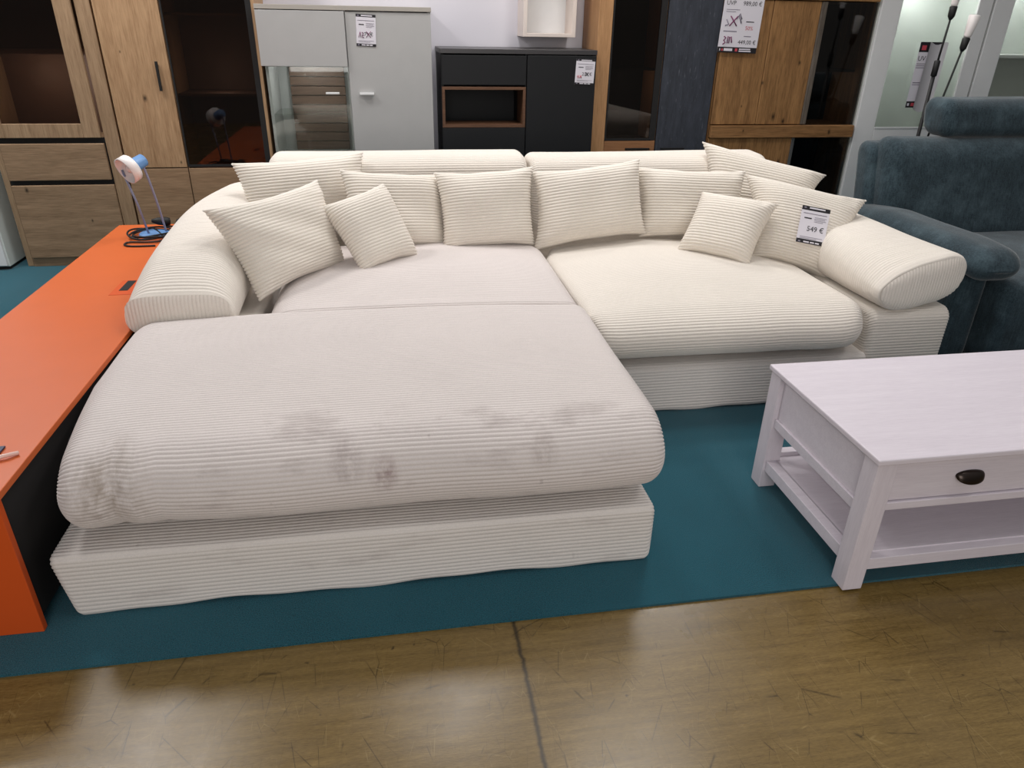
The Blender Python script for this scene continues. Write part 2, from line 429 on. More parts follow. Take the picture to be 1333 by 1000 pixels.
def end_panel(xc, y, zc, A, B, mat, parent, tilt=0, bulge=.02, power=.5, deform=None):
    """ribbed end of an arm bolster: cords run upright"""
    nu = int(round(2 * A / PITCH)) * 6; nv = 24
    u = np.linspace(-1, 1, nu)[:, None]; v = np.linspace(-1, 1, nv)[None, :]
    hgt = np.clip(1 - np.abs(u) ** 5, 0, 1) ** power
    X = xc + A * u + 0 * v; Z = zc + B * v * hgt
    Y = y - bulge * (1 - u ** 4) * (1 - v ** 4) + 0 * X
    P = np.stack([X + 0 * v, Y, Z], -1); V, F = grid_mesh(P)
    if deform is not None: V = deform(V.copy())
    me = np_mesh(V, F[:, ::-1] if False else F)
    me.flip_normals() if me.polygons[len(F) // 2].normal.y > 0 else None
    displace(me, .004 * (np.repeat(ribs(A * u), nv, 1).ravel() - .5))
    return obj('end_panel', me, mat, parent)

def pillow(corners, thick, label, nrows=None, seed=0, sag=.02, pinch=.10, puff=1.0, group='loose sofa cushions'):
    TL, TR, BR, BL = [np.array(c) for c in corners]
    w = (np.linalg.norm(TR - TL) + np.linalg.norm(BR - BL)) / 2; h = (np.linalg.norm(TL - BL) + np.linalg.norm(TR - BR)) / 2
    nr = nrows or max(8, round(h * 1.12 / .0162))
    nu, nv = 56, nr * 6 + 1
    u = np.linspace(-1, 1, nu)[:, None] + np.zeros((1, nv)); v = np.linspace(-1, 1, nv)[None, :] + np.zeros((nu, 1))
    uu = u * (1 - pinch * (1 - v ** 2) * np.abs(u) ** 3); vv = v * (1 - pinch * (1 - u ** 2) * np.abs(v) ** 3)
    r0 = np.random.default_rng(seed + 100)
    rb = ribs((v + 1) / 2 * nr, 1.0)
    vv = vv + np.sign(v) * np.abs(v) ** 12 * .012 * np.sin(u * r0.uniform(5, 8) + r0.uniform(0, 6)) * (1 - u ** 2)
    uu = uu + np.sign(u) * np.abs(u) ** 30 * (rb - .5) * .007 / (w / 2)
    bil = lambda a, b: ((1 - a) * (1 + b) / 4)[..., None] * TL + ((1 + a) * (1 + b) / 4)[..., None] * TR + ((1 + a) * (1 - b) / 4)[..., None] * BR + ((1 - a) * (1 - b) / 4)[..., None] * BL
    mid = bil(uu, vv)
    n = np.cross(TR - TL + BR - BL, TL - BL + TR - BR); n = n / np.linalg.norm(n)   # points to the back (+y) when upright
    if n[1] > 0: n = -n
    r = np.random.default_rng(seed)
    c = (TL + TR + BR + BL) / 4
    t = (np.clip(1 - np.abs(u) ** 3.4, 0, 1) * np.clip(1 - np.abs(v) ** 3.4, 0, 1)) ** .52
    wr = sum(np.sin(u * r.normal() * 3 + v * r.normal() * 3 + r.uniform(0, 6)) for _ in range(4)) * .004
    crease = .011 * np.exp(-((u * v - .62) / .12) ** 2) * np.sin(9 * (np.abs(u) - np.abs(v)) + r.uniform(0, 6))
    mid = mid - n * (sag * ((u ** 2) + (v ** 2) - .6))[..., None] * .6
    front = mid + n * ((thick / 2) * t * puff + wr * t + crease * t)[..., None]
    back = mid - n * ((thick / 2) * t)[..., None]
    off = (thick * 0.0)
    Vf, Ff = grid_mesh(front); Vb, Fb = grid_mesh(back)
    V = np.concatenate([Vf, Vb]); F = np.concatenate([Ff, Fb[:, ::-1] + len(Vf)])
    bmV = V
    me = np_mesh(bmV, F)
    if me.polygons[len(Ff) // 2 + nv // 2].normal.dot(Vector(n)) < 0: me.flip_normals()
    e = (1 - np.abs(u) ** 16) * (1 - np.abs(v) ** 16)
    dd = (.0052 * (rb - .5) * np.clip(e * 1.6, 0, 1)).ravel()
    displace(me, np.concatenate([dd, dd]))
    bm = bmesh.new(); bm.from_mesh(me); bmesh.ops.remove_doubles(bm, verts=bm.verts, dist=1e-5); bm.to_mesh(me); bm.free()
    loc = Vector(c)
    me.transform(Matrix.Translation(-loc))
    o = obj('throw_pillow', me, F_PL); o.location = loc
    tag(o, label, 'pillow', group); return o, front, n

# ---------------------------------------------------------------- setting
def plane_obj(name, x0, x1, y0, y1, z0, z1, mat):
    o = boxes(name, [(x0, x1, y0, y1, z0, z1)], mat, None, bev=0); o['kind'] = 'structure'; return o
plane_obj('floor', -6, 7, -2.5, 5.6, -.1, -.008, FLOOR)
cp = plane_obj('carpet_floor', -6, 7, 1.478, 5.42, -.02, 0, CARPET)
plane_obj('wall_back', -6, 7, 5.42, 5.55, 0, 3.6, WALL)

# ---------------------------------------------------------------- the sofa
sofa = thing('corner_sofa', 'large cream corduroy corner sofa with a long stained chaise on its left side', 'sofa', (.7, 2.9, 0))
def hem(V):
    lowm = np.clip((.05 - V[:, 2]) / .05, 0, 1)
    V[:, 2] += lowm * (.004 * np.sin(V[:, 0] * 9) + .003 * np.sin(V[:, 0] * 23 + 1)) + lowm * .002
    return V
def chaise_base_def(V):
    V = hem(V); k = np.clip((V[:, 2]) / .2, 0, 1)
    left = np.clip((-.6 - V[:, 0]) / .35, 0, 1)
    V[:, 0] -= left * (k - .5) * .03
    return V
cushion('chaise_base', (-.945, .737), (1.662, 2.66), (0, .205), .022, .022, .022, F_BS, sofa, amp=.0026, wobble=.004, deform=chaise_base_def, seed=2)
cushion('seat_base', (.70, 2.03), (2.572, 4.1), (0, .225), .03, .03, .02, F_BS, sofa, amp=.0026, wobble=.003, deform=hem, seed=3)
cushion('rear_base', (-.945, .72), (2.64, 4.1), (0, .215), .03, .03, .02, F_BS, sofa, amp=.002, per=4, wobble=.002, seed=4)
cushion('arm_base', (2.012, 2.40), (2.585, 4.1), (0, .418), .05, .05, .03, F_ST, sofa, amp=.0026, wobble=.004, deform=hem, seed=5)
cushion('arm_base', (-.95, -.55), (2.64, 4.1), (0, .42), .05, .05, .03, F_ST, sofa, amp=.0026, wobble=.004, seed=6)
cushion('backrest', (-.56, 2.08), (3.85, 4.12), (.2, .72), .06, .06, .04, F_ST, sofa, amp=.002, per=4, wobble=.003, seed=7)

def crown(x0, x1, y0, y1, zlow, h, corner=.0):
    def f(V):
        u = np.clip((V[:, 0] - (x0 + x1) / 2) / ((x1 - x0) / 2), -1, 1); v = np.clip((V[:, 1] - (y0 + y1) / 2) / ((y1 - y0) / 2), -1, 1)
        up = np.clip((V[:, 2] - zlow) / .25, 0, 1)
        V[:, 2] += up * h * (1 - u ** 2) * (1 - v ** 2)
        if corner:      # plan corners drawn in
            k = np.clip(np.abs(u) - .8, 0, 1) / .2 * np.clip(np.abs(v) - .7, 0, 1) / .3
            V[:, 0] -= np.sign(u) * corner * k; V[:, 1] -= np.sign(v) * corner * .5 * k
        return V
    return f
def chaise_def(V):
    V = crown(-.97, .76, 1.655, 3.5, .3, .03)(V)
    # the front left corner hangs and is gathered
    k = np.clip((-.78 - V[:, 0]) / .2, 0, 1) * np.clip((2.2 - V[:, 1]) / .55, 0, 1)
    V[:, 0] += k * .075
    d = np.exp(-(((V[:, 0] + .9) / .14) ** 2 + ((V[:, 1] - 1.70) / .22) ** 2))
    V[:, 2] -= d * .02
    for gx, am in ((-.76, .016), (-.70, -.010), (-.64, .006)):
        g = np.exp(-(((V[:, 0] - gx - .05 * (V[:, 2] - .4)) / .022) ** 2)) * np.clip((1.86 - V[:, 1]) / .2, 0, 1)
        V[:, 1] += g * am
    V[:, 1] += np.clip((1.9 - V[:, 1]) / .25, 0, 1) * .006 * np.sin(V[:, 0] * 8 + V[:, 2] * 4)
    lo = np.clip((.42 - V[:, 2]) / .2, 0, 1) * np.clip((1.95 - V[:, 1]) / .3, 0, 1) * np.clip((-.5 - V[:, 0]) / .4, 0, 1)
    V[:, 2] += .03 * lo
    return V
cushion('seat_cushion', (-.975, .752), (1.650, 2.66), (.238, .487), (.14, .035), (.135, .04), (.10, .055), F_CH, sofa, wobble=.004, amp=.0038, deform=chaise_def, seed=11, endk=.8)
def rear_def(V):
    V = crown(-.75, .76, 1.655, 3.5, .3, .03)(V); V = crown(-.5, .74, 2.75, 4.0, .3, .045)(V); return crown(-.5, .74, 2.4, 3.66, .3, .0, .07)(V)
cushion('seat_cushion', (-.515, .742), (2.662, 3.62), (.205, .482), (.035, .1), (.04, .12), (.13, .06), F_CH, sofa, wobble=.004, amp=.0036, deform=rear_def, seed=12, endk=.8)
def right_def(V):
    V = crown(.75, 1.96, 2.45, 3.6, .3, .04, .05)(V); V = crown(.75, 1.98, 2.6, 4.1, .3, .055)(V)
    f = np.clip((2.85 - V[:, 1]) / .3, 0, 1)
    V[:, 1] += f * .006 * np.sin(V[:, 0] * 19 + V[:, 2] * 8) * np.clip((V[:, 0] - 1.1), 0, 1)
    return V
cushion('seat_cushion', (.752, 1.975), (2.500, 3.62), (.252, .455), (.165, .09), .10, (.05, .07), F_ST, sofa, wobble=.004, deform=right_def, seed=13, endk=.8)
def back_def(V):
    up = np.clip((V[:, 2] - .5) / .3, 0, 1)
    V[:, 1] += up * .02; return V
cushion('back_cushion', (-.60, .728), (3.79, 4.12), (.44, .872), .11, .09, .05, F_ST, sofa, wobble=.004, deform=back_def, seed=14, amp=.0028)
cushion('back_cushion', (.738, 2.10), (3.79, 4.12), (.44, .860), .11, .09, .05, F_ST, sofa, wobble=.004, deform=back_def, seed=15, amp=.0028)
def left_arm(V):
    t = np.clip((V[:, 1] - 2.66) / 1.2, 0, 1); up = np.clip((V[:, 2] - .46) / .14, 0, 1)
    u = np.clip((V[:, 0] + .80) / .2, -1, 1); back = 1 - np.exp(-np.clip(V[:, 1] - 2.675, 0, 9) / .14)
    V[:, 2] += up * back * (.055 + .055 * (1 - u ** 2))
    V[:, 2] += up * .05 * np.sin(t * PI * .55) - up * .02
    V[:, 0] += .10 * np.clip((V[:, 1] - 3.35) / .7, 0, 1) ** 2
    V[:, 0] -= .02 * (1 - back) * np.sign(u) * np.abs(u) * (V[:, 2] - .5) * 4
    fr = np.exp(-((V[:, 1] - 2.66) / .2) ** 2); V[:, 2] -= fr * .012
    return V
la = cushion('arm_cushion', (-1.0, -.605), (2.668, 4.02), (.422, .595), (.10, .10), .075, .028, F_ST, sofa, axis='y', rib='axis', wobble=.005, seed=16, endk=.6, deform=left_arm)
end_panel(-.803, 2.668, .502, .186, .076, F_ST, la, bulge=.014, power=.3)
for ex in (-.985, -.622):       # the pinched upper corners of the end seam
    pass
def right_arm(V):
    fr = np.exp(-np.clip(V[:, 1] - 2.58, 0, 9) / .22); back = 1 - fr
    k = np.clip((V[:, 0] - 2.2) / .2, -1, 1); up = np.clip((V[:, 2] - .47) / .12, 0, 1)
    V[:, 2] += fr * k * .042
    V[:, 2] += up * back * .035 * (1 - .5 * k ** 2)
    V[:, 2] += fr * np.clip(-k, 0, 1) ** 2 * (.52 - V[:, 2]) * .55       # the inner corner closes to a point
    V[:, 1] += .015 * fr * k
    return V
ra_ = cushion('arm_cushion', (1.992, 2.415), (2.585, 4.0), (.422, .635), (.09, .12), .095, .03, F_ST, sofa, axis='y', rib='axis', wobble=.005, seed=17, endk=.6, deform=right_arm)
end_panel(2.206, 2.586, .5285, .196, .092, F_ST, ra_, bulge=.016, power=.4, deform=right_arm)

# ---------------------------------------------------------------- pillows
PIL = {}
PIL['P1'] = [(-0.733, 3.66, 0.882), (-0.123, 3.82, 0.905), (-0.114, 3.72, 0.528), (-0.678, 3.58, 0.523)]
PIL['P2'] = [(-0.725, 2.97, 0.826), (-0.315, 3.4, 0.855), (-0.217, 3.29, 0.486), (-0.542, 2.87, 0.473)]
PIL['P3'] = [(-0.306, 3.24, 0.768), (-0.026, 3.42, 0.83), (0.116, 3.28, 0.522), (-0.135, 3.1, 0.5)]
PIL['P4'] = [(-0.23, 3.6, 0.859), (0.258, 3.68, 0.816), (0.273, 3.54, 0.48), (-0.211, 3.44, 0.492)]
PIL['P5'] = [(0.215, 3.6, 0.839), (0.71, 3.62, 0.859), (0.71, 3.5, 0.49), (0.24, 3.47, 0.477)]
PIL['P6'] = [(0.705, 3.59, 0.839), (1.262, 3.61, 0.893), (1.292, 3.49, 0.537), (0.701, 3.47, 0.471)]
PIL['P7'] = [(1.25, 3.66, 0.846), (1.832, 3.58, 0.83), (1.811, 3.5, 0.488), (1.267, 3.53, 0.507)]
PIL['P8'] = [(1.693, 3.86, 0.944), (2.349, 3.66, 0.793), (2.204, 3.52, 0.555), (1.679, 3.74, 0.597)]
PIL['P9'] = [(1.752, 3.42, 0.853), (2.312, 3.22, 0.757), (2.083, 3.03, 0.393), (1.738, 3.2, 0.491)]
PIL['P10'] = [(1.531, 3.42, 0.766), (1.803, 3.16, 0.758), (1.646, 3.05, 0.49), (1.373, 3.28, 0.51)]
spec = [
 ('P1', .18, 'wide cream cord cushion at the back left corner, behind the tilted square cushion'),
 ('P4', .17, 'cream cord back cushion half hidden behind the small square cushion on the chaise'),
 ('P5', .18, 'upright cream cord cushion just left of the gap between the two backrests'),
 ('P6', .18, 'upright cream cord cushion just right of the gap between the two backrests'),
 ('P7', .17, 'cream cord back cushion behind the small cushion on the right seat'),
 ('P8', .16, 'cream cord cushion with a peaked corner at the back right corner, behind the price-tagged cushion'),
 ('P2', .19, 'large tilted cream cord cushion leaning against the left arm of the sofa'),
 ('P9', .19, 'large cream cord cushion with a price tag leaning towards the right arm'),
 ('P3', .15, 'small square cream cord cushion lying tilted on the chaise side'),
 ('P10', .15, 'small square cream cord cushion leaning on the price-tagged cushion'),
]
PN = {}
for i, (k, th, lab) in enumerate(spec):
    PN[k] = pillow(PIL[k], th, lab, seed=20 + i, pinch=.13 if k in ('P8', 'P9', 'P2') else .09, sag=.03 if k in ('P8', 'P9') else .015)

# ---------------------------------------------------------------- price tags
def text_mesh(body, size, align='LEFT', shear=0):
    cu = bpy.data.curves.new('t', 'FONT'); cu.body = body; cu.size = size; cu.align_x = align; cu.resolution_u = 2
    o = bpy.data.objects.new('t', cu); C.objects.link(o)
    dg = bpy.context.evaluated_depsgraph_get(); dg.update()
    me = bpy.data.meshes.new_from_object(o.evaluated_get(dg))
    bpy.data.objects.remove(o); bpy.data.curves.remove(cu); return me

def price_tag(TL, TR, BL, label, lines=(), bars=(), strokes=(), head=.085, foot=.085, group=None, curl=0):
    """lines: (text, fx, fy, size as a share of width, ink, align); bars: (fx0, fx1, fy0, fy1, material) small printed blocks"""
    TL, TR, BL = Vector(TL), Vector(TR), Vector(BL)
    U = TR - TL; w = U.length; U.normalize(); Dn = BL - TL; Dn = Dn - U * Dn.dot(U); h = Dn.length; Dn.normalize()
    N = Dn.cross(U).normalized() * -1
    N = U.cross(Dn).normalized()
    if N.y > 0: N = -N
    M = Matrix(((U.x, -Dn.x, N.x, 0), (U.y, -Dn.y, N.y, 0), (U.z, -Dn.z, N.z, 0), (0, 0, 0, 1)))
    org = TL + Dn * h
    M = Matrix.Translation(org) @ M
    t = thing('price_tag', label, 'price tag', org, group)
    def blk(name, bs, mat):
        bm = bmesh.new()
        for (x0, x1, y0, y1, z0, z1) in bs: add_box(bm, x0, x1, y0, y1, z0, z1, bev=0, M=M)
        return obj(name, bm_mesh(bm), mat, t, smooth=False)
    blk('card', [(0, w, 0, h, 0, .0012)], PAPER)
    if head: blk('header_band', [(0, w, h * (1 - head), h, .0012, .0018)], INK)
    if foot: blk('footer_band', [(0, w, 0, h * foot, .0012, .0018)], INK)
    by = {}
    for (fx0, fx1, fy0, fy1, m) in bars: by.setdefault(m.name, (m, []))[1].append((fx0 * w, fx1 * w, fy0 * h, fy1 * h, .0012, .0022))
    for m, bs in by.values(): blk('printed_lettering', bs, m)
    tx = {}
    for (s, fx, fy, sz, ink, al) in lines:
        me = text_mesh(s, sz * w, al); me.transform(M @ Matrix.Translation((fx * w, fy * h, .0024)))
        tx.setdefault(ink.name, (ink, []))[1].append(me)
    for ink, ms in tx.values():
        bm = bmesh.new()
        for me in ms: bm.from_mesh(me)
        obj('lettering', bm_mesh(bm), ink, t, smooth=False)
    for pts, m in strokes:
        bm = bmesh.new()
        for pl in pts: add_tube(bm, [M @ Vector((a * w, b * h, .0026)) for a, b in pl], .0035 * w / .12 * .5, 5)
        obj('pen_lettering', bm_mesh(bm), m, t)
    return t

small_bars = [(.08, .92, .80, .815, INKG), (.5, .92, .72, .73, INKG), (.5, .88, .68, .69, INKG), (.5, .92, .64, .65, INKG), (.5, .82, .60, .61, INKG),
              (.1, .9, .17, .18, INKG), (.1, .7, .13, .14, INKG), (.14, .4, .665, .695, INK),
              (.26, .82, .94, .975, PAPER), (.26, .46, .025, .06, PAPER), (.50, .64, .025, .06, PAPER), (.68, .82, .025, .06, PAPER), (.07, .15, .935, .975, INKG), (.07, .15, .02, .06, INKG)]
X_ = lambda cx, cy, s: [[(cx - s, cy - s * .8), (cx + s, cy + s * .8)], [(cx - s, cy + s * .8), (cx + s, cy - s * .8)]]
price_tag((-.146, 4.974, 1.527), (-.028, 4.974, 1.522), (-.143, 4.974, 1.35), 'small white price tag with crossed-out price on the grey highboard door',
          [('279 €', .86, .33, .24, INK, 'RIGHT')], small_bars, [(X_(.62, .38, .12) + [[(.12, .27), (.2, .45)], [(.2, .45), (.24, .28)], [(.28, .44), (.36, .42), (.28, .28), (.4, .28)]], PENR)])
price_tag((1.238, 4.958, 1.293), (1.365, 4.958, 1.288), (1.236, 4.958, 1.14), 'small white price tag on the upper corner of the black sideboard',
          [('239 €', .88, .36, .22, INK, 'RIGHT')], small_bars, [(X_(.62, .42, .09), INK), ([[(.1, .3), (.16, .36), (.2, .28), (.12, .26)], [(.24, .36), (.34, .26)], [(.34, .36), (.24, .26)]], INKR)], head=.075, foot=.075)
big = [(.0, .0, .0, .0, INK)]
price_tag((2.216, 4.992, 1.744), (2.494, 4.992, 1.737), (2.223, 4.992, 1.341), 'large white price tag with UVP and two euro prices on the rustic oak cabinet door',
          [('UVP', .06, .70, .13, INK, 'LEFT'), ('989,00 €', .95, .70, .13, INK, 'RIGHT'), ('50%', .82, .345, .12, INKR, 'RIGHT'), ('449,00 €', .95, .135, .125, INK, 'RIGHT'), ('Shopping Center', .94, .835, .07, PAPER, 'RIGHT')],
          [(.08, .42, .63, .638, INKG), (.08, .32, .60, .608, INKG), (.62, .82, .46, .472, INK), (.62, .80, .245, .257, INKG), (.08, .42, .31, .325, INKG),
           (.16, .38, .025, .065, PAPER), (.55, .84, .05, .068, PAPER), (.55, .86, .02, .038, PAPER), (.10, .14, .025, .06, INKR), (.05, .07, .025, .06, PAPER), (.45, .51, .022, .068, INKR)],
          [(X_(.3, .47, .09), PENR), ([[(.12, .49), (.18, .42), (.1, .4)], [(.42, .56), (.5, .44)], [(.36, .5), (.44, .58), (.5, .5)]], INKG), ([[(.12, .24), (.17, .22), (.12, .18), (.17, .15), (.11, .12)], [(.22, .14), (.22, .24), (.27, .23), (.26, .14)], [(.3, .24), (.33, .15)]], PENR)],
          head=.185, foot=.085)
price_tag((3.70, 4.995, 1.423), (3.875, 4.995, 1.423), (3.69, 4.995, .994), 'long curled price tag hanging on the white vitrine behind the blue armchair',
          [('UV', .03, .72, .26, INK, 'LEFT')], [(.04, .5, .67, .68, INKG), (.04, .5, .64, .65, INKG), (.04, .46, .61, .62, INKG), (.06, .4, .38, .395, INKG), (.06, .5, .35, .36, INKG),
           (.06, .14, .03, .07, PAPER), (.22, .36, .025, .075, INKR), (.44, .6, .025, .07, PAPER), (.1, .3, .88, .95, INKR)], head=.15, foot=.1)
curl_bm = bmesh.new()
curl = []
for j in range(15):
    f = j / 14; z = 1.415 - f * .44
    curl.append([(3.79 - .012 * f + .052 * math.sin(a) + .03 * (1 - math.cos(a)), 4.985 - .03 * (1 - math.cos(a)), z - .01 * math.sin(3 * a)) for a in np.linspace(-.6, 1.9, 9)])
Vc, Fc = grid_mesh(np.array(curl))
tg = [o for o in C.objects if o.name.startswith('price_tag') and 'curled' in o.get('label', '')][0]
obj('plastic_sleeve', np_mesh(Vc, Fc), plain('grey_sleeve', srgb(176, 174, 178), .3), tg)
# tag on the right hand cushion: placed on its front face
f9, n9 = PN['P9'][1], Vector(PN['P9'][2])
def on9(fu, fv):        # a point of the cushion's front face, fu from its left, fv from its top
    n_u, n_v = f9.shape[:2]
    return Vector(f9[int(round(fu * (n_u - 1))), int(round((1 - fv) * (n_v - 1)))])
p_tl, p_tr, p_bl = on9(.42, .37), on9(.68, .34), on9(.41, .78)
nt = (p_bl - p_tl).cross(p_tr - p_tl).normalized()
if nt.y > 0: nt = -nt
lift = max((on9(.42 + .26 * q, .36 + .42 * r) - p_tl).dot(nt) for q in np.linspace(0, 1, 7) for r in np.linspace(0, 1, 9)) + .004
price_tag(p_tl + nt * lift, p_tr + nt * lift, p_bl + nt * lift, 'white price tag reading 549 € pinned to the large cushion by the right arm',
          [('549 €', .9, .34, .25, INK, 'RIGHT')], small_bars, head=.11, foot=.11)

# ---------------------------------------------------------------- orange low board with lamp
lb = thing('low_board', 'long low orange board with black back standing along the left side of the sofa', 'low cabinet', (-1.24, 2.9, 0))
boxes('top_panel', [(-1.5, -.985, 1.62, 4.26, .432, .452)], ORANGE, lb, .002)
boxes('end_panel', [(-1.5, -.995, 1.618, 1.64, 0, .431)], ORANGED, lb, .002)
boxes('end_panel', [(-1.5, -.995, 4.235, 4.257, 0, .431)], ORANGED, lb, .002)
boxes('carcass', [(-1.49, -1.003, 1.645, 4.23, .03, .43)], BLACKIN, lb, .002)
boxes('cable_flap', [(-1.185, -1.06, 3.07, 3.26, .4522, .4535)], ORANGED, lb, .0005)
boxes('cable_slot', [(-1.160, -1.125, 3.12, 3.25, .4537, .4547)], BLACKIN, lb, 0)

lam = thing('desk_lamp', 'small blue desk lamp with white shade and black cable on the orange board', 'lamp', (-1.25, 4.02, .452))
lathe('base', (-1.245, 4.03, .4525), (0, 0, 1), [(0, .082), (.008, .084), (.014, .078), (.017, .02)], BLUE, lam)
tube('stem', [(-1.272, 4.0, .466), (-1.292, 3.99, .62), (-1.325, 3.97, .80)], .0055, ROD, lam)
tube('stem', smooth_path([(-1.195, 4.04, .466), (-1.205, 4.02, .62), (-1.222, 3.985, .80), (-1.232, 3.96, .835), (-1.262, 3.95, .835)], 5), .0055, ROD, lam)
ax = Vector((-.62, -.66, -.36)).normalized()
hc = Vector((-1.262, 3.96, .822))
lathe('lamp_head', hc + ax * -.065, ax, [(0, .026), (.004, .031), (.06, .034), (.075, .036)], BLUE, lam)
sh = lathe('lamp_shade', hc, ax, [(.0, .02), (.004, .060), (.012, .066), (.055, .067), (.055, .062), (.015, .06), (.008, .02)], SHADE, lam, cap1=True)
lathe('bulb', hc + ax * .008, ax, [(0, .012), (.012, .02), (.028, .02), (.036, .004)], SHADE, lam, n=14)
cab = []
for i in range(64):
    a = i / 63 * 2 * PI * 3.2
    cab.append((-1.25 + (.11 + .02 * math.sin(a * .7)) * math.cos(a) + .03 * math.sin(a * .31), 4.0 + .10 * math.sin(a) * (1 + .2 * math.sin(a * .45)), .470 + .008 * math.sin(a * 1.7) + .006 * i / 63))
cab = [(-1.19, 3.80, .457), (-1.30, 3.80, .457), (-1.345, 3.83, .457), (-1.33, 3.87, .459), (-1.22, 3.86, .46), (-1.17, 3.9, .463)] + cab[6:]
tube('cable', smooth_path(cab, 4), .0048, BLKMET, lam, 7)
lathe('plug', (-1.19, 4.12, .500), (-.7, -.3, .12), [(0, .02), (.02, .024), (.06, .02), (.09, .008)], BLKMET, lam, 12)
lathe('cable_bundle', (-1.155, 4.1, .484), (.9, .3, .3), [(0, .012), (.015, .028), (.05, .03), (.075, .014)], BLKMET, lam, 12)

st = thing('hang_tag', 'dark blue tag with clear plastic strip lying on the orange board', 'tag', (-1.07, 1.80, .452))
boxes('tag_card', [(-1.14, -1.062, 1.77, 1.845, .4528, .458)], plain('navy_card', srgb(40, 46, 74), .35), st, .001)
boxes('silver_band', [(-1.14, -1.066, 1.80, 1.82, .4582, .459)], LED, st, 0)
bm = bmesh.new(); add_tube(bm, smooth_path([(-1.07, 1.775, .456), (-1.04, 1.782, .462), (-1.012, 1.802, .458)], 6), [.006] * 13, 8)
obj('plastic_strip', bm_mesh(bm), CLEAR, st)

# ---------------------------------------------------------------- coffee table
ct = thing('coffee_table', 'white limed wooden coffee table with drawers and lower shelf, in front of the sofa', 'coffee table', (1.82, 1.76, 0))
TX0, TX1, TY0, TY1 = 1.262, 2.44, 1.45, 2.052
boxes('table_top', [(TX0 - .008, TX1 + .008, TY0 - .008, TY1 + .008, .445, .464)], WHITEW, ct, .004)
L = .062
for lx, ly in ((TX0, TY0), (TX1 - L, TY0), (TX0, TY1 - L), (TX1 - L, TY1 - L)):
    boxes('leg', [(lx, lx + L, ly, ly + L, 0, .4445)], WHITEZ, ct, .003)
boxes('side_panel', [(TX0 + .018, TX0 + .034, TY0 + L, TY1 - L, .285, .4445)], WHITEW, ct, .001)
boxes('side_panel', [(TX1 - .034, TX1 - .018, TY0 + L, TY1 - L, .285, .4445)], WHITEW, ct, .001)
for sx in (TX0 + .01, TX1 - .05):
    boxes('side_rail', [(sx, sx + .04, TY0 + L, TY1 - L, .25, .284)], WHITEW, ct, .002)
    boxes('lower_side_rail', [(sx, sx + .04, TY0 + L, TY1 - L, .07, .112)], WHITEW, ct, .002)
boxes('back_panel', [(TX0 + L, TX1 - L, TY1 - .03, TY1 - .012, .25, .4445)], WHITEW, ct, .001)
boxes('front_rail', [(TX0 + L, TX1 - L, TY0 + .008, TY0 + .03, .424, .4445), (TX0 + L, TX1 - L, TY0 + .006, TY0 + .04, .283, .308)], WHITEW, ct, .002)
boxes('lower_front_rail', [(TX0 + L, TX1 - L, TY0 + .006, TY0 + .04, .068, .108)], WHITEW, ct, .002)
boxes('lower_back_rail', [(TX0 + L, TX1 - L, TY1 - .04, TY1 - .006, .068, .128)], WHITEW, ct, .002)
boxes('drawer_bottom', [(TX0 + .036, TX1 - .036, TY0 + .04, TY1 - .032, .288, .296)], WHITEW, ct, .001)
boxes('lower_shelf', [(TX0 + .045, TX1 - .045, TY0 + .035, TY1 - .035, .094, .112)], WHITEW, ct, .001)
mid = (TX0 + TX1) / 2
boxes('centre_stile', [(mid - .010, mid + .010, TY0 + .010, TY0 + .034, .3085, .4235)], WHITEZ, ct, .001)
for dx0, dx1 in ((TX0 + L + .003, mid - .012), (mid + .012, TX1 - L - .003)):
    dr = boxes('drawer', [(dx0, dx1, TY0 + .014, TY0 + .032, .311, .421)], WHITEW, ct, .002)
    cx = (dx0 + dx1) / 2 - .012; cz = .378
    V = []
    for i in range(13):
        th = i / 12 * PI
        row = []
        for j in range(9):
            ph = j / 8 * PI / 2 * 1.25
            x = math.cos(th) * .046 * (math.sin(ph / 1.25) ** .9)
            row.append((cx + .046 * math.cos(th), 0, 0))
        V.append(row)
    nu, nv = 25, 12
    A = np.linspace(0, PI, nu)[:, None]; Bq = np.linspace(0, PI * .5, nv)[None, :]
    hx = cx + .045 * np.cos(A) * (1 - .0 * Bq); wz = np.sin(A) ** .8
    Yq = TY0 + .0135 - .024 * wz * np.sin(Bq); Zq = cz - .019 * wz + (.038) * wz * (1 - np.cos(Bq)) * 0 + .036 * wz * np.cos(Bq)
    Vq, Fq = grid_mesh(np.stack([hx + 0 * Bq, Yq, Zq], -1))
    me = np_mesh(Vq, Fq)
    hd = obj('cup_handle', me, PEWTER, dr)
    md = hd.modifiers.new('s', 'SOLIDIFY'); md.thickness = .0025
    boxes('screw_plate', [(cx - .05, cx + .05, TY0 + .0115, TY0 + .0138, cz - .014, cz + .012)], PEWTER, hd, .001) if False else None

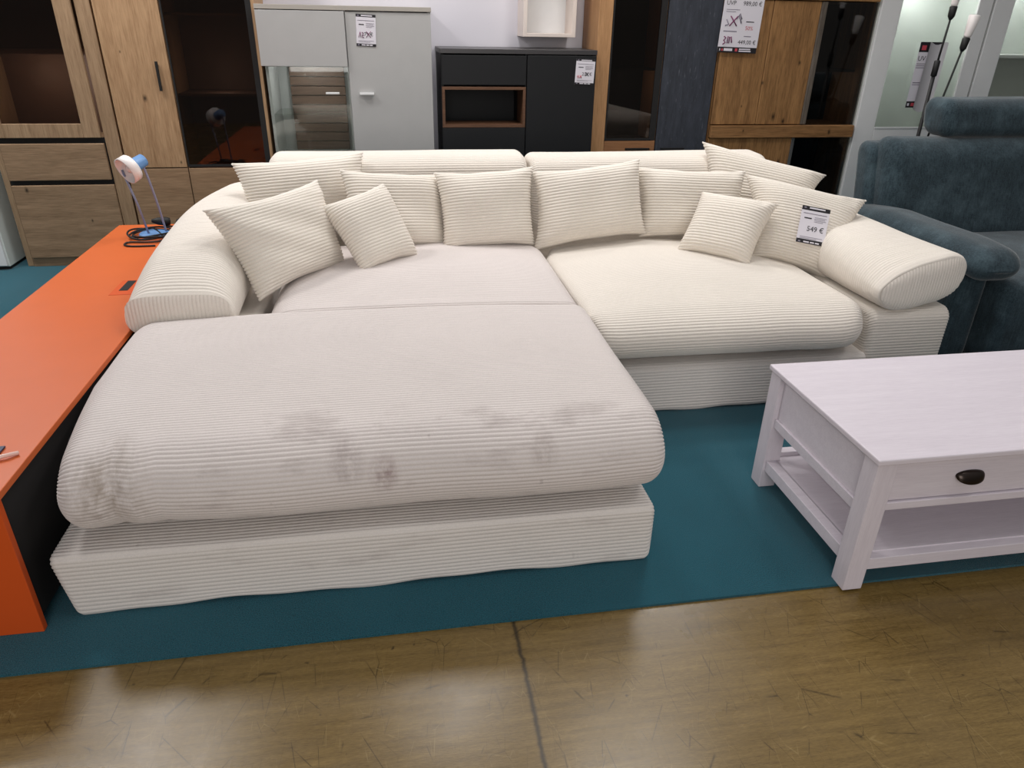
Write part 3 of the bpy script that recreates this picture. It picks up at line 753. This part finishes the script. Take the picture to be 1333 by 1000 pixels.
# ---------------------------------------------------------------- blue armchair
ac = thing('armchair', 'dark blue velour armchair with headrest and padded arms, at the right edge of the photo', 'armchair', (3.3, 3.4, 0))
def soft(name, x, y, z, ra, rb, re, axis='x', mat=VEL, parent=ac, wobble=.006, deform=None, seed=1):
    return cushion(name, x, y, z, ra, rb, re, mat, parent, axis=axis, rib='loop', amp=0, per=1, wobble=wobble, deform=deform, seed=seed, stations=30)
def lean(V):
    V[:, 1] += (V[:, 2] - .5) * .22; return V
def arm_d(V):
    t = (V[:, 1] - 3.2); V[:, 2] -= np.clip(-(t + .2), 0, 1) ** 2 * .35; V[:, 2] -= np.clip(t - .3, 0, 1) * .12; return V
soft('arm_base', (2.615, 2.80), (2.86, 3.95), (.02, .50), .04, .04, .05, 'y', deform=None, seed=31, wobble=.004)
soft('arm_base', (3.84, 4.03), (2.86, 3.95), (.02, .50), .04, .04, .05, 'y', seed=32, wobble=.004)
soft('armrest', (2.575, 2.84), (2.72, 3.92), (.482, .63), .1, .072, .09, 'y', deform=arm_d, seed=33)
soft('armrest', (3.80, 4.065), (2.72, 3.92), (.482, .63), .1, .072, .09, 'y', deform=arm_d, seed=34)
soft('seat', (2.80, 3.84), (2.74, 3.75), (.17, .45), .1, .09, .06, deform=crown(2.8, 3.84, 2.74, 3.75, .3, .04), seed=35)
soft('footrest', (2.802, 3.838), (2.735, 2.95), (.03, .36), .08, .1, .04, seed=36)
soft('backrest', (2.735, 3.95), (3.62, 3.86), (.38, .958), .1, .12, .09, deform=lean, seed=37, wobble=.009)
soft('back_shell', (2.69, 3.99), (3.74, 3.90), (.12, .925), .06, .06, .05, deform=lean, seed=38)
soft('headrest', (3.085, 3.78), (3.66, 3.90), (.952, 1.158), .075, .07, .06, deform=lean, seed=39, wobble=.005)
for fx_, fy_ in ((2.66, 2.9), (3.9, 2.9), (2.66, 3.8), (3.9, 3.8)):
    boxes('foot', [(fx_, fx_ + .08, fy_, fy_ + .08, 0, .03)], BLKMET, ac)

# ---------------------------------------------------------------- floor lamp behind the armchair
fl = thing('floor_lamp', 'slim black floor lamp with two small white glass heads behind the blue armchair', 'lamp', (3.35, 4.42, 0))
LX, LY = 3.42, 4.42
lathe('base', (LX, LY, 0), (0, 0, 1), [(0, .13), (.012, .13), (.02, .12), (.024, .012)], BLKMET, fl)
tube('pole', [(LX, LY, .02), (LX, LY, 1.27)], .0115, BLKMET, fl)
tube('upper_rod', [(LX, LY, 1.27), (LX + .014, LY, 1.56)], .0065, BLKMET, fl)
lathe('joint', (LX - .001, LY, 1.235), (.02, 0, 1), [(0, .012), (.006, .018), (.09, .018), (.095, .012)], BLKMET, fl, 16)
so = lathe('socket', (LX + .014, LY, 1.555), (.02, 0, 1), [(0, .008), (.02, .02), (.07, .022), (.074, .018)], BLKMET, fl, 16)
lathe('bulb_shade', (LX + .016, LY, 1.63), (.02, 0, 1), [(0, .017), (.01, .02), (.09, .026), (.10, .02)], SHADE, so, 16)
tube('side_rod', [(LX, LY, .30), (LX + .095, LY, 1.05), (LX + .15, LY, 1.385)], .0065, BLKMET, fl)
d2 = Vector((.13, 0, 1)).normalized()
s2 = lathe('socket', (LX + .15, LY, 1.38), d2, [(0, .008), (.02, .02), (.075, .023), (.08, .018)], BLKMET, fl, 16)
lathe('bulb_shade', Vector((LX + .15, LY, 1.38)) + d2 * .081, d2, [(0, .018), (.01, .022), (.12, .034), (.125, .028)], SHADE, s2, 16)

# ---------------------------------------------------------------- cabinets along the back wall
YB = 5.02; YW = 5.41
# left pale oak cabinet
ca = thing('display_cabinet', 'pale oak display cabinet with brown glass door and two drawers, farthest left', 'cabinet', (-2.02, 5.2, 0))
boxes('carcass', [(-2.39, -2.355, YB + .02, YW, .0, 2.02), (-1.74, -1.655, YB + .012, YW, .0, 2.02), (-2.355, -1.74, YW - .02, YW, 0, 2.02), (-2.355, -1.74, YB + .03, YW - .02, 0, .05), (-2.355, -1.74, YB + .03, YW - .02, .78, .80), (-2.39, -1.655, YB, YW, 2.02, 2.05)], OAK1, ca, .003)
boxes('inner_back', [(-2.354, -1.742, YW - .03, YW - .021, .80, 2.0)], INDARK, ca, 0)
boxes('inner_shelf', [(-2.354, -1.742, YB + .06, YW - .03, 1.28, 1.30)], INDARK, ca, 0)
d = boxes('door', [(-1.852, -1.755, YB - .004, YB + .018, .812, 2.0), (-2.38, -2.30, YB - .004, YB + .018, .812, 2.0), (-2.30, -1.852, YB - .004, YB + .018, .812, .895), (-2.30, -1.852, YB - .004, YB + .018, 1.92, 2.0)], OAK1, ca, .003)
boxes('glass_pane', [(-2.30, -1.852, YB + .004, YB + .009, .895, 1.92)], G_DARK, d, 0)
boxes('drawer', [(-2.345, -1.748, YB - .004, YB + .018, .556, .778)], OAK1H, ca, .004)
boxes('drawer', [(-2.345, -1.742, YB - .004, YB + .018, .06, .526)], OAK1H, ca, .004)
boxes('plinth', [(-2.35, -1.742, YB + .012, YB + .03, 0, .056)], OAK1H, ca, .002)
boxes('finger_groove', [(-2.35, -1.744, YB + .02, YB + .03, .056, .81)], BLACKIN, ca, 0)

wc = thing('cabinet', 'white cabinet whose lower corner shows at the left edge of the photo', 'cabinet', (-2.75, 5.15, 0))
boxes('carcass', [(-3.05, -2.47, 4.985, 5.40, .02, 1.9)], WHITEG, wc, .003)
boxes('door', [(-3.045, -2.478, 4.965, 4.984, .03, 1.88)], WHITE, wc, .002)
boxes('plinth', [(-3.04, -2.48, 4.995, 5.38, 0, .02)], BLACKIN, wc, 0)

# knotty oak cabinet with smoked glass door
cb = thing('display_cabinet', 'knotty oak cabinet with tall left door and smoked glass right door, behind the desk lamp', 'cabinet', (-1.18, 5.2, 0))
boxes('carcass', [(-1.645, -1.625, YB + .02, YW, 0, 2.03), (-.757, -.738, YB - .004, YW, 0, 2.03), (-1.625, -.755, YW - .02, YW, 0, 2.03), (-1.29, -1.27, YB + .02, YW - .02, .6, 2.03), (-1.625, -.755, YB + .02, YW - .02, .0, .06), (-1.645, -.738, YB - .004, YW, 2.03, 2.06)], OAK2, cb, .002)
boxes('inner_back', [(-1.268, -.757, YW - .03, YW - .021, .6, 2.0)], INDARK, cb, 0)
boxes('inner_shelf', [(-1.268, -.757, YB + .06, YW - .03, 1.05, 1.065)], INDARK, cb, 0)
boxes('inner_shelf', [(-1.268, -.757, YB + .06, YW - .03, 1.5, 1.515)], INDARK, cb, 0)
boxes('inner_shelf', [(-1.268, -.757, YB + .03, YW - .03, .6, .62)], INDARK, cb, 0)
d = boxes('door', [(-1.64, -1.279, YB - .004, YB + .018, .628, 2.02)], OAK2, cb, .003)
boxes('handle', [(-1.352, -1.338, YB - .026, YB - .012, 1.085, 1.25), (-1.35, -1.34, YB - .014, YB - .003, 1.10, 1.115), (-1.35, -1.34, YB - .014, YB - .003, 1.22, 1.235)], BLKMET, d, .001)
d = boxes('glass_door', [(-1.272, -.757, YB - .002, YB + .006, .640, 2.02)], G_DARK, cb, 0)
boxes('door_edge', [(-.790, -.757, YB - .0035, YB + .010, .630, 2.02), (-1.272, -1.262, YB - .0035, YB + .010, .630, 2.02), (-1.262, -.79, YB - .0035, YB + .010, .630, .645)], BLACKIN, d, .001)
boxes('drawer', [(-1.64, -1.277, YB - .004, YB + .018, .07, .622)], OAK2H, cb, .003)
boxes('drawer', [(-1.272, -.757, YB - .004, YB + .018, .07, .622)], OAK2H, cb, .003)

# light grey highboard
hb = thing('highboard', 'light grey highboard with glass compartment and price tag', 'cabinet', (-.21, 5.2, 0))
yf = 4.98
boxes('top_panel', [(-.735, .309, yf - .012, YW, 1.543, 1.569)], GREYE, hb, .002)
boxes('carcass', [(-.715, -.697, yf + .02, YW, .05, 1.543), (.288, .306, yf + .02, YW, .05, 1.543), (-.226, -.208, yf + .02, YW, .05, 1.543), (-.697, .288, YW - .015, YW, .05, 1.543), (-.697, .288, yf + .02, YW - .015, .05, .07), (-.697, -.226, yf + .02, YW - .015, 1.228, 1.24), (-.697, -.226, yf + .02, YW - .015, .66, .68)], GREY, hb, .001)
boxes('drawer', [(-.733, -.216, yf - .02, yf + .018, 1.232, 1.538)], GREY, hb, .002)
d = boxes('door', [(-.211, .305, yf - .004, yf + .018, .08, 1.538)], GREY, hb, .002)
boxes('handle', [(-.155, -.066, yf - .028, yf - .005, 1.07, 1.083)], WHITE, d, .002)
boxes('back_panel', [(-.62, -.262, YW - .05, YW - .02, .68 + k * .059, .68 + k * .059 + .054) for k in range(9)], REDW, hb, .002)  # brown slats built in place of a wood reflection in the glass
boxes('glass_shelf', [(-.695, -.228, yf + .04, YW - .06, .944, .952)], G_GREEN, hb, 0)
d = boxes('glass_door', [(-.712, -.218, yf, yf + .006, .09, 1.229)], G_CLR, hb, 0)
boxes('handle', [(-.364, -.281, yf - .022, yf - .001, 1.073, 1.084)], WHITE, d, .002)

# black sideboard
sb = thing('sideboard', 'black sideboard with an open walnut-edged niche and price tag', 'cabinet', (.87, 5.2, 0))
boxes('top_panel', [(.355, 1.377, yf - .014, YW, 1.315, 1.343)], BLACKT, sb, .002)
boxes('carcass', [(.360, .378, yf, YW, .04, 1.314), (1.353, 1.371, yf, YW, .04, 1.314), (.905, .920, yf + .01, YW, .04, 1.314), (.378, 1.353, YW - .015, YW, .04, 1.314), (.378, .905, yf + .01, YW - .015, 1.128, 1.14), (.378, .905, yf + .01, YW - .015, .85, .862), (.378, 1.353, yf + .01, YW - .015, .04, .06)], BLACK, sb, .001)
boxes('drawer', [(.364, .910, yf - .02, yf - .001, 1.132, 1.306)], BLACK, sb, .002)
boxes('niche_frame', [(.364, .910, yf - .018, yf + .2, 1.103, 1.121), (.364, .910, yf - .018, yf + .2, .872, .890), (.364, .382, yf - .018, yf + .2, .8905, 1.1025), (.892, .910, yf - .018, yf + .2, .8905, 1.1025)], WALNUT, sb, .001)
boxes('drawer', [(.364, .910, yf - .02, yf - .001, .10, .869)], BLACK, sb, .002)
boxes('door', [(.916, 1.372, yf - .02, yf - .001, .06, 1.309)], BLACK, sb, .002)

# wall box
wb = thing('wall_shelf', 'small cream box shelf hung on the wall above the black sideboard', 'shelf', (1.1, 5.3, 1.41))
boxes('box_frame', [(.924, .950, 5.19, 5.418, 1.412, 2.0), (1.253, 1.279, 5.19, 5.418, 1.412, 2.0), (.950, 1.253, 5.19, 5.418, 1.412, 1.434), (.950, 1.253, 5.19, 5.418, 1.978, 2.0)], CREAMB, wb, .002)
boxes('back_panel', [(.950, 1.253, 5.40, 5.417, 1.434, 1.978)], WHITE, wb, 0)

# warm oak cabinet with dark glass and slate door
cc = thing('display_cabinet', 'tall cabinet with warm oak edge, dark glass door and slate grey right door', 'cabinet', (1.84, 5.2, 0))
boxes('carcass', [(1.385, 1.478, YB - .004, YW, 0, 2.05), (2.205, 2.222, YB + .02, YW, 0, 2.05), (1.84, 1.852, YB + .02, YW, 0, 2.05), (1.478, 2.205, YW - .02, YW, 0, 2.05), (1.478, 2.205, YB + .02, YW - .02, .0, .08), (1.385, 2.222, YB - .004, YW, 2.05, 2.08)], OAK3, cc, .002)
boxes('inner_back', [(1.479, 1.839, YW - .03, YW - .021, .76, 2.03)], BLACKIN, cc, 0)
boxes('inner_shelf', [(1.479, 1.839, YB + .06, YW - .03, 1.22, 1.23)], BLACKIN, cc, 0)
boxes('inner_shelf', [(1.479, 1.839, YB + .03, YW - .03, .75, .765)], BLACKIN, cc, 0)
d = boxes('glass_door', [(1.480, 1.842, YB - .001, YB + .006, .785, 2.03)], G_DARK, cc, 0)
boxes('door_edge', [(1.480, 1.490, YB - .003, YB + .012, .777, 2.03), (1.80, 1.842, YB - .003, YB + .012, .777, 2.03), (1.490, 1.80, YB - .003, YB + .012, .777, .79)], BLACKIN, d, 0)
d = boxes('drawer', [(1.480, 1.845, YB - .004, YB + .018, .10, .772)], OAK3H, cc, .002)
boxes('handle', [(1.632, 1.806, YB - .022, YB - .005, .714, .726)], BLKMET, d, .001)
d = boxes('door', [(1.851, 2.218, YB - .006, YB + .018, .10, 2.03)], SLATE, cc, .002)
boxes('handle', [(1.89, 2.06, YB - .026, YB - .007, .714, .726)], BLKMET, d, .001)

# rustic oak cabinet
cd = thing('display_cabinet', 'rustic oak cabinet with waney-edged plank door, level rail and dark glass on the right', 'cabinet', (2.78, 5.2, 0))
boxes('carcass', [(2.236, 2.256, YB + .02, YW, 0, 2.06), (3.312, 3.330, YB + .02, YW, 0, 2.06), (2.256, 3.312, YW - .02, YW, 0, 2.06), (2.256, 3.312, YB + .02, YW - .02, 0, .06), (2.256, 3.312, YB + .02, YW - .02, .79, .87), (2.236, 3.330, YB - .02, YW, 1.66, 1.72), (2.90, 2.915, YB + .03, YW - .02, .06, 1.66)], OAK4, cd, .003)
boxes('inner_back', [(2.917, 3.311, YW - .03, YW - .021, .06, 1.65)], BLACKIN, cd, 0)
boxes('inner_shelf', [(2.917, 3.311, YB + .08, YW - .03, 1.22, 1.235)], BLACKIN, cd, 0)
boxes('plank_door', [(2.24, 2.572, YB - .006, YB + .018, .880, 1.655), (2.576, 2.915, YB - .006, YB + .018, .880, 1.655)], OAK4, cd, .003)
boxes('waney_edge', [(2.916, 2.957, YB - .012, YB + .016, .880, 1.655)], BARK, cd, .004)
boxes('cross_rail', [(2.24, 3.332, YB - .03, YB + .018, .792, .874)], OAK4H, cd, .004)
boxes('lower_door', [(2.24, 2.875, YB - .004, YB + .018, .08, .786)], OAK4, cd, .003)
boxes('glass_door', [(2.958, 3.328, YB - .002, YB + .006, .878, 1.655)], G_GREY, cd, 0)
boxes('lower_glass_door', [(2.90, 3.328, YB - .002, YB + .006, .08, .788)], G_GREY, cd, 0)
boxes('metal_edge', [(2.877, 2.899, YB - .004, YB + .014, .08, .788)], LED, cd, .001)

# white vitrines
def vitrine(x0, x1, lab, shelf_z, low_z):
    t = thing('vitrine', lab, 'cabinet', ((x0 + x1) / 2, 5.2, 0))
    boxes('carcass', [(x0, x0 + .02, YB + .005, YW, 0, 2.1), (x1 - .02, x1, YB + .005, YW, 0, 2.1), (x0 + .02, x1 - .02, YW - .02, YW, 0, 2.1), (x0 + .02, x1 - .02, YB + .03, YW - .02, 0, .06), (x0, x1, YB + .005, YW, 2.1, 2.13)], WHITEG, t, .002)
    d = boxes('door', [(x0 + .004, x0 + .155, YB - .018, YB + .004, .06, 2.09), (x1 - .11, x1 - .004, YB - .018, YB + .004, .06, 2.09), (x0 + .155, x1 - .11, YB - .018, YB + .004, low_z - .09, low_z), (x0 + .155, x1 - .11, YB - .018, YB + .004, 1.98, 2.09), (x0 + .155, x1 - .11, YB - .018, YB + .004, .06, .16)], WHITE, t, .004)
    boxes('door_panel', [(x0 + .155, x1 - .11, YB - .008, YB + .002, .16, low_z - .09)], WHITEG, d, .002)
    boxes('glass_pane', [(x0 + .155, x1 - .11, YB - .008, YB - .003, low_z, 1.98)], G_GREEN, d, 0)
    boxes('glazing_bead', [(x0 + .155, x1 - .11, YB - .022, YB - .0185, low_z - .006, low_z + .006)], WHITE, d, .001)
    boxes('shelf', [(x0 + .022, x1 - .022, YB + .06, YW - .021, shelf_z, shelf_z + .02)], WHITE, t, .001)
    return t
vitrine(3.345, 4.19, 'white vitrine with a pale glass door, directly behind the floor lamp', 1.86, .855)
vitrine(4.20, 5.05, 'white vitrine with a lit shelf at the upper right edge of the photo', 1.325, .855)

# ---------------------------------------------------------------- camera
f, yaw, pit, rol = 934.42, math.radians(9.7805), math.radians(26.79), math.radians(-1.098)
fw = Vector((math.sin(yaw) * math.cos(pit), math.cos(yaw) * math.cos(pit), -math.sin(pit)))
rt = Vector((math.cos(yaw), -math.sin(yaw), 0)); dn = fw.cross(rt)
r2 = rt * math.cos(rol) + dn * math.sin(rol); d2 = dn * math.cos(rol) - rt * math.sin(rol)
cam = bpy.data.cameras.new('camera'); co = bpy.data.objects.new('camera', cam); C.objects.link(co)
cam.sensor_width = 36; cam.lens = f * 36 / 1333; cam.clip_start = .05
co.matrix_world = Matrix(((r2.x, -d2.x, -fw.x, 0), (r2.y, -d2.y, -fw.y, 0), (r2.z, -d2.z, -fw.z, 1.5), (0, 0, 0, 1)))
bpy.context.scene.camera = co

# ---------------------------------------------------------------- light
pl = bpy.data.lights.new('cabinet_fill', 'POINT'); pl.energy = 2.2; pl.shadow_soft_size = .05  # unseen fill added to brighten the highboard's glass compartment
po = bpy.data.objects.new('cabinet_fill', pl); C.objects.link(po); po.location = (-.46, 5.10, 1.19)
for k, (lx_, en) in enumerate(((3.8, 5.0), (4.65, 4.5), (-2.05, 2.4), (-1.0, .5), (1.66, .3), (3.1, .3))):  # more unseen fills, added inside the vitrines and glass cabinets
    pv = bpy.data.lights.new('cabinet_fill', 'POINT'); pv.energy = en; pv.shadow_soft_size = .08
    pq = bpy.data.objects.new('cabinet_fill', pv); C.objects.link(pq); pq.location = (lx_, 5.16, 1.80 if lx_ > 3.5 else 1.16)
def area(name, loc, size, power, color=(1, 1, 1), aim=None, sy=None):
    l = bpy.data.lights.new(name, 'AREA'); l.energy = power; l.color = color; l.size = size
    if sy: l.shape = 'RECTANGLE'; l.size_y = sy
    o = bpy.data.objects.new(name, l); C.objects.link(o); o.location = loc
    d = (Vector(aim) if aim else Vector((loc[0], loc[1], 0))) - Vector(loc)
    o.rotation_euler = d.to_track_quat('-Z', 'Y').to_euler(); return o
area('ceiling_light', (-2.0, 4.0, 3.5), .5, 50, (1, .97, .95))
area('ceiling_light', (2.4, 5.15, 3.5), .5, 34, (1, .97, .93))
area('ceiling_light', (1.5, 3.2, 3.5), .6, 31, (1, .97, .93))
area('ceiling_light', (.3, 4.2, 3.5), .5, 28, (1, .98, .98))
area('ceiling_light', (-3.0, 4.3, 3.3), .5, 34, (1, .98, .97))
area('ceiling_light', (2.4, .9, 3.5), .6, 14, (1, .97, .95))
area('front_fill', (-.2, -2.4, 1.9), 2.4, 70, (1, .97, .94), aim=(.3, 2.2, .6))  # soft fill added behind the camera to brighten upright faces
w = bpy.data.worlds.new('world'); bpy.context.scene.world = w; w.use_nodes = True
nt = w.node_tree; bg = nt.nodes['Background']; bg.inputs[1].default_value = 1.0
tc = nt.nodes.new('ShaderNodeTexCoord'); sp = nt.nodes.new('ShaderNodeSeparateXYZ'); nt.links.new(tc.outputs['Generated'], sp.inputs[0])
rp = nt.nodes.new('ShaderNodeValToRGB'); e = rp.color_ramp.elements
e[0].position = .0; e[0].color = (.09, .085, .08, 1); e[1].position = .75; e[1].color = (.34, .34, .35, 1)
m_ = e.new(.2); m_.color = (.16, .155, .15, 1)
nt.links.new(sp.outputs['Z'], rp.inputs['Fac']); nt.links.new(rp.outputs['Color'], bg.inputs[0])
sc = bpy.context.scene
sc.view_settings.view_transform = 'Standard'; sc.view_settings.look = 'None'; sc.view_settings.exposure = 0
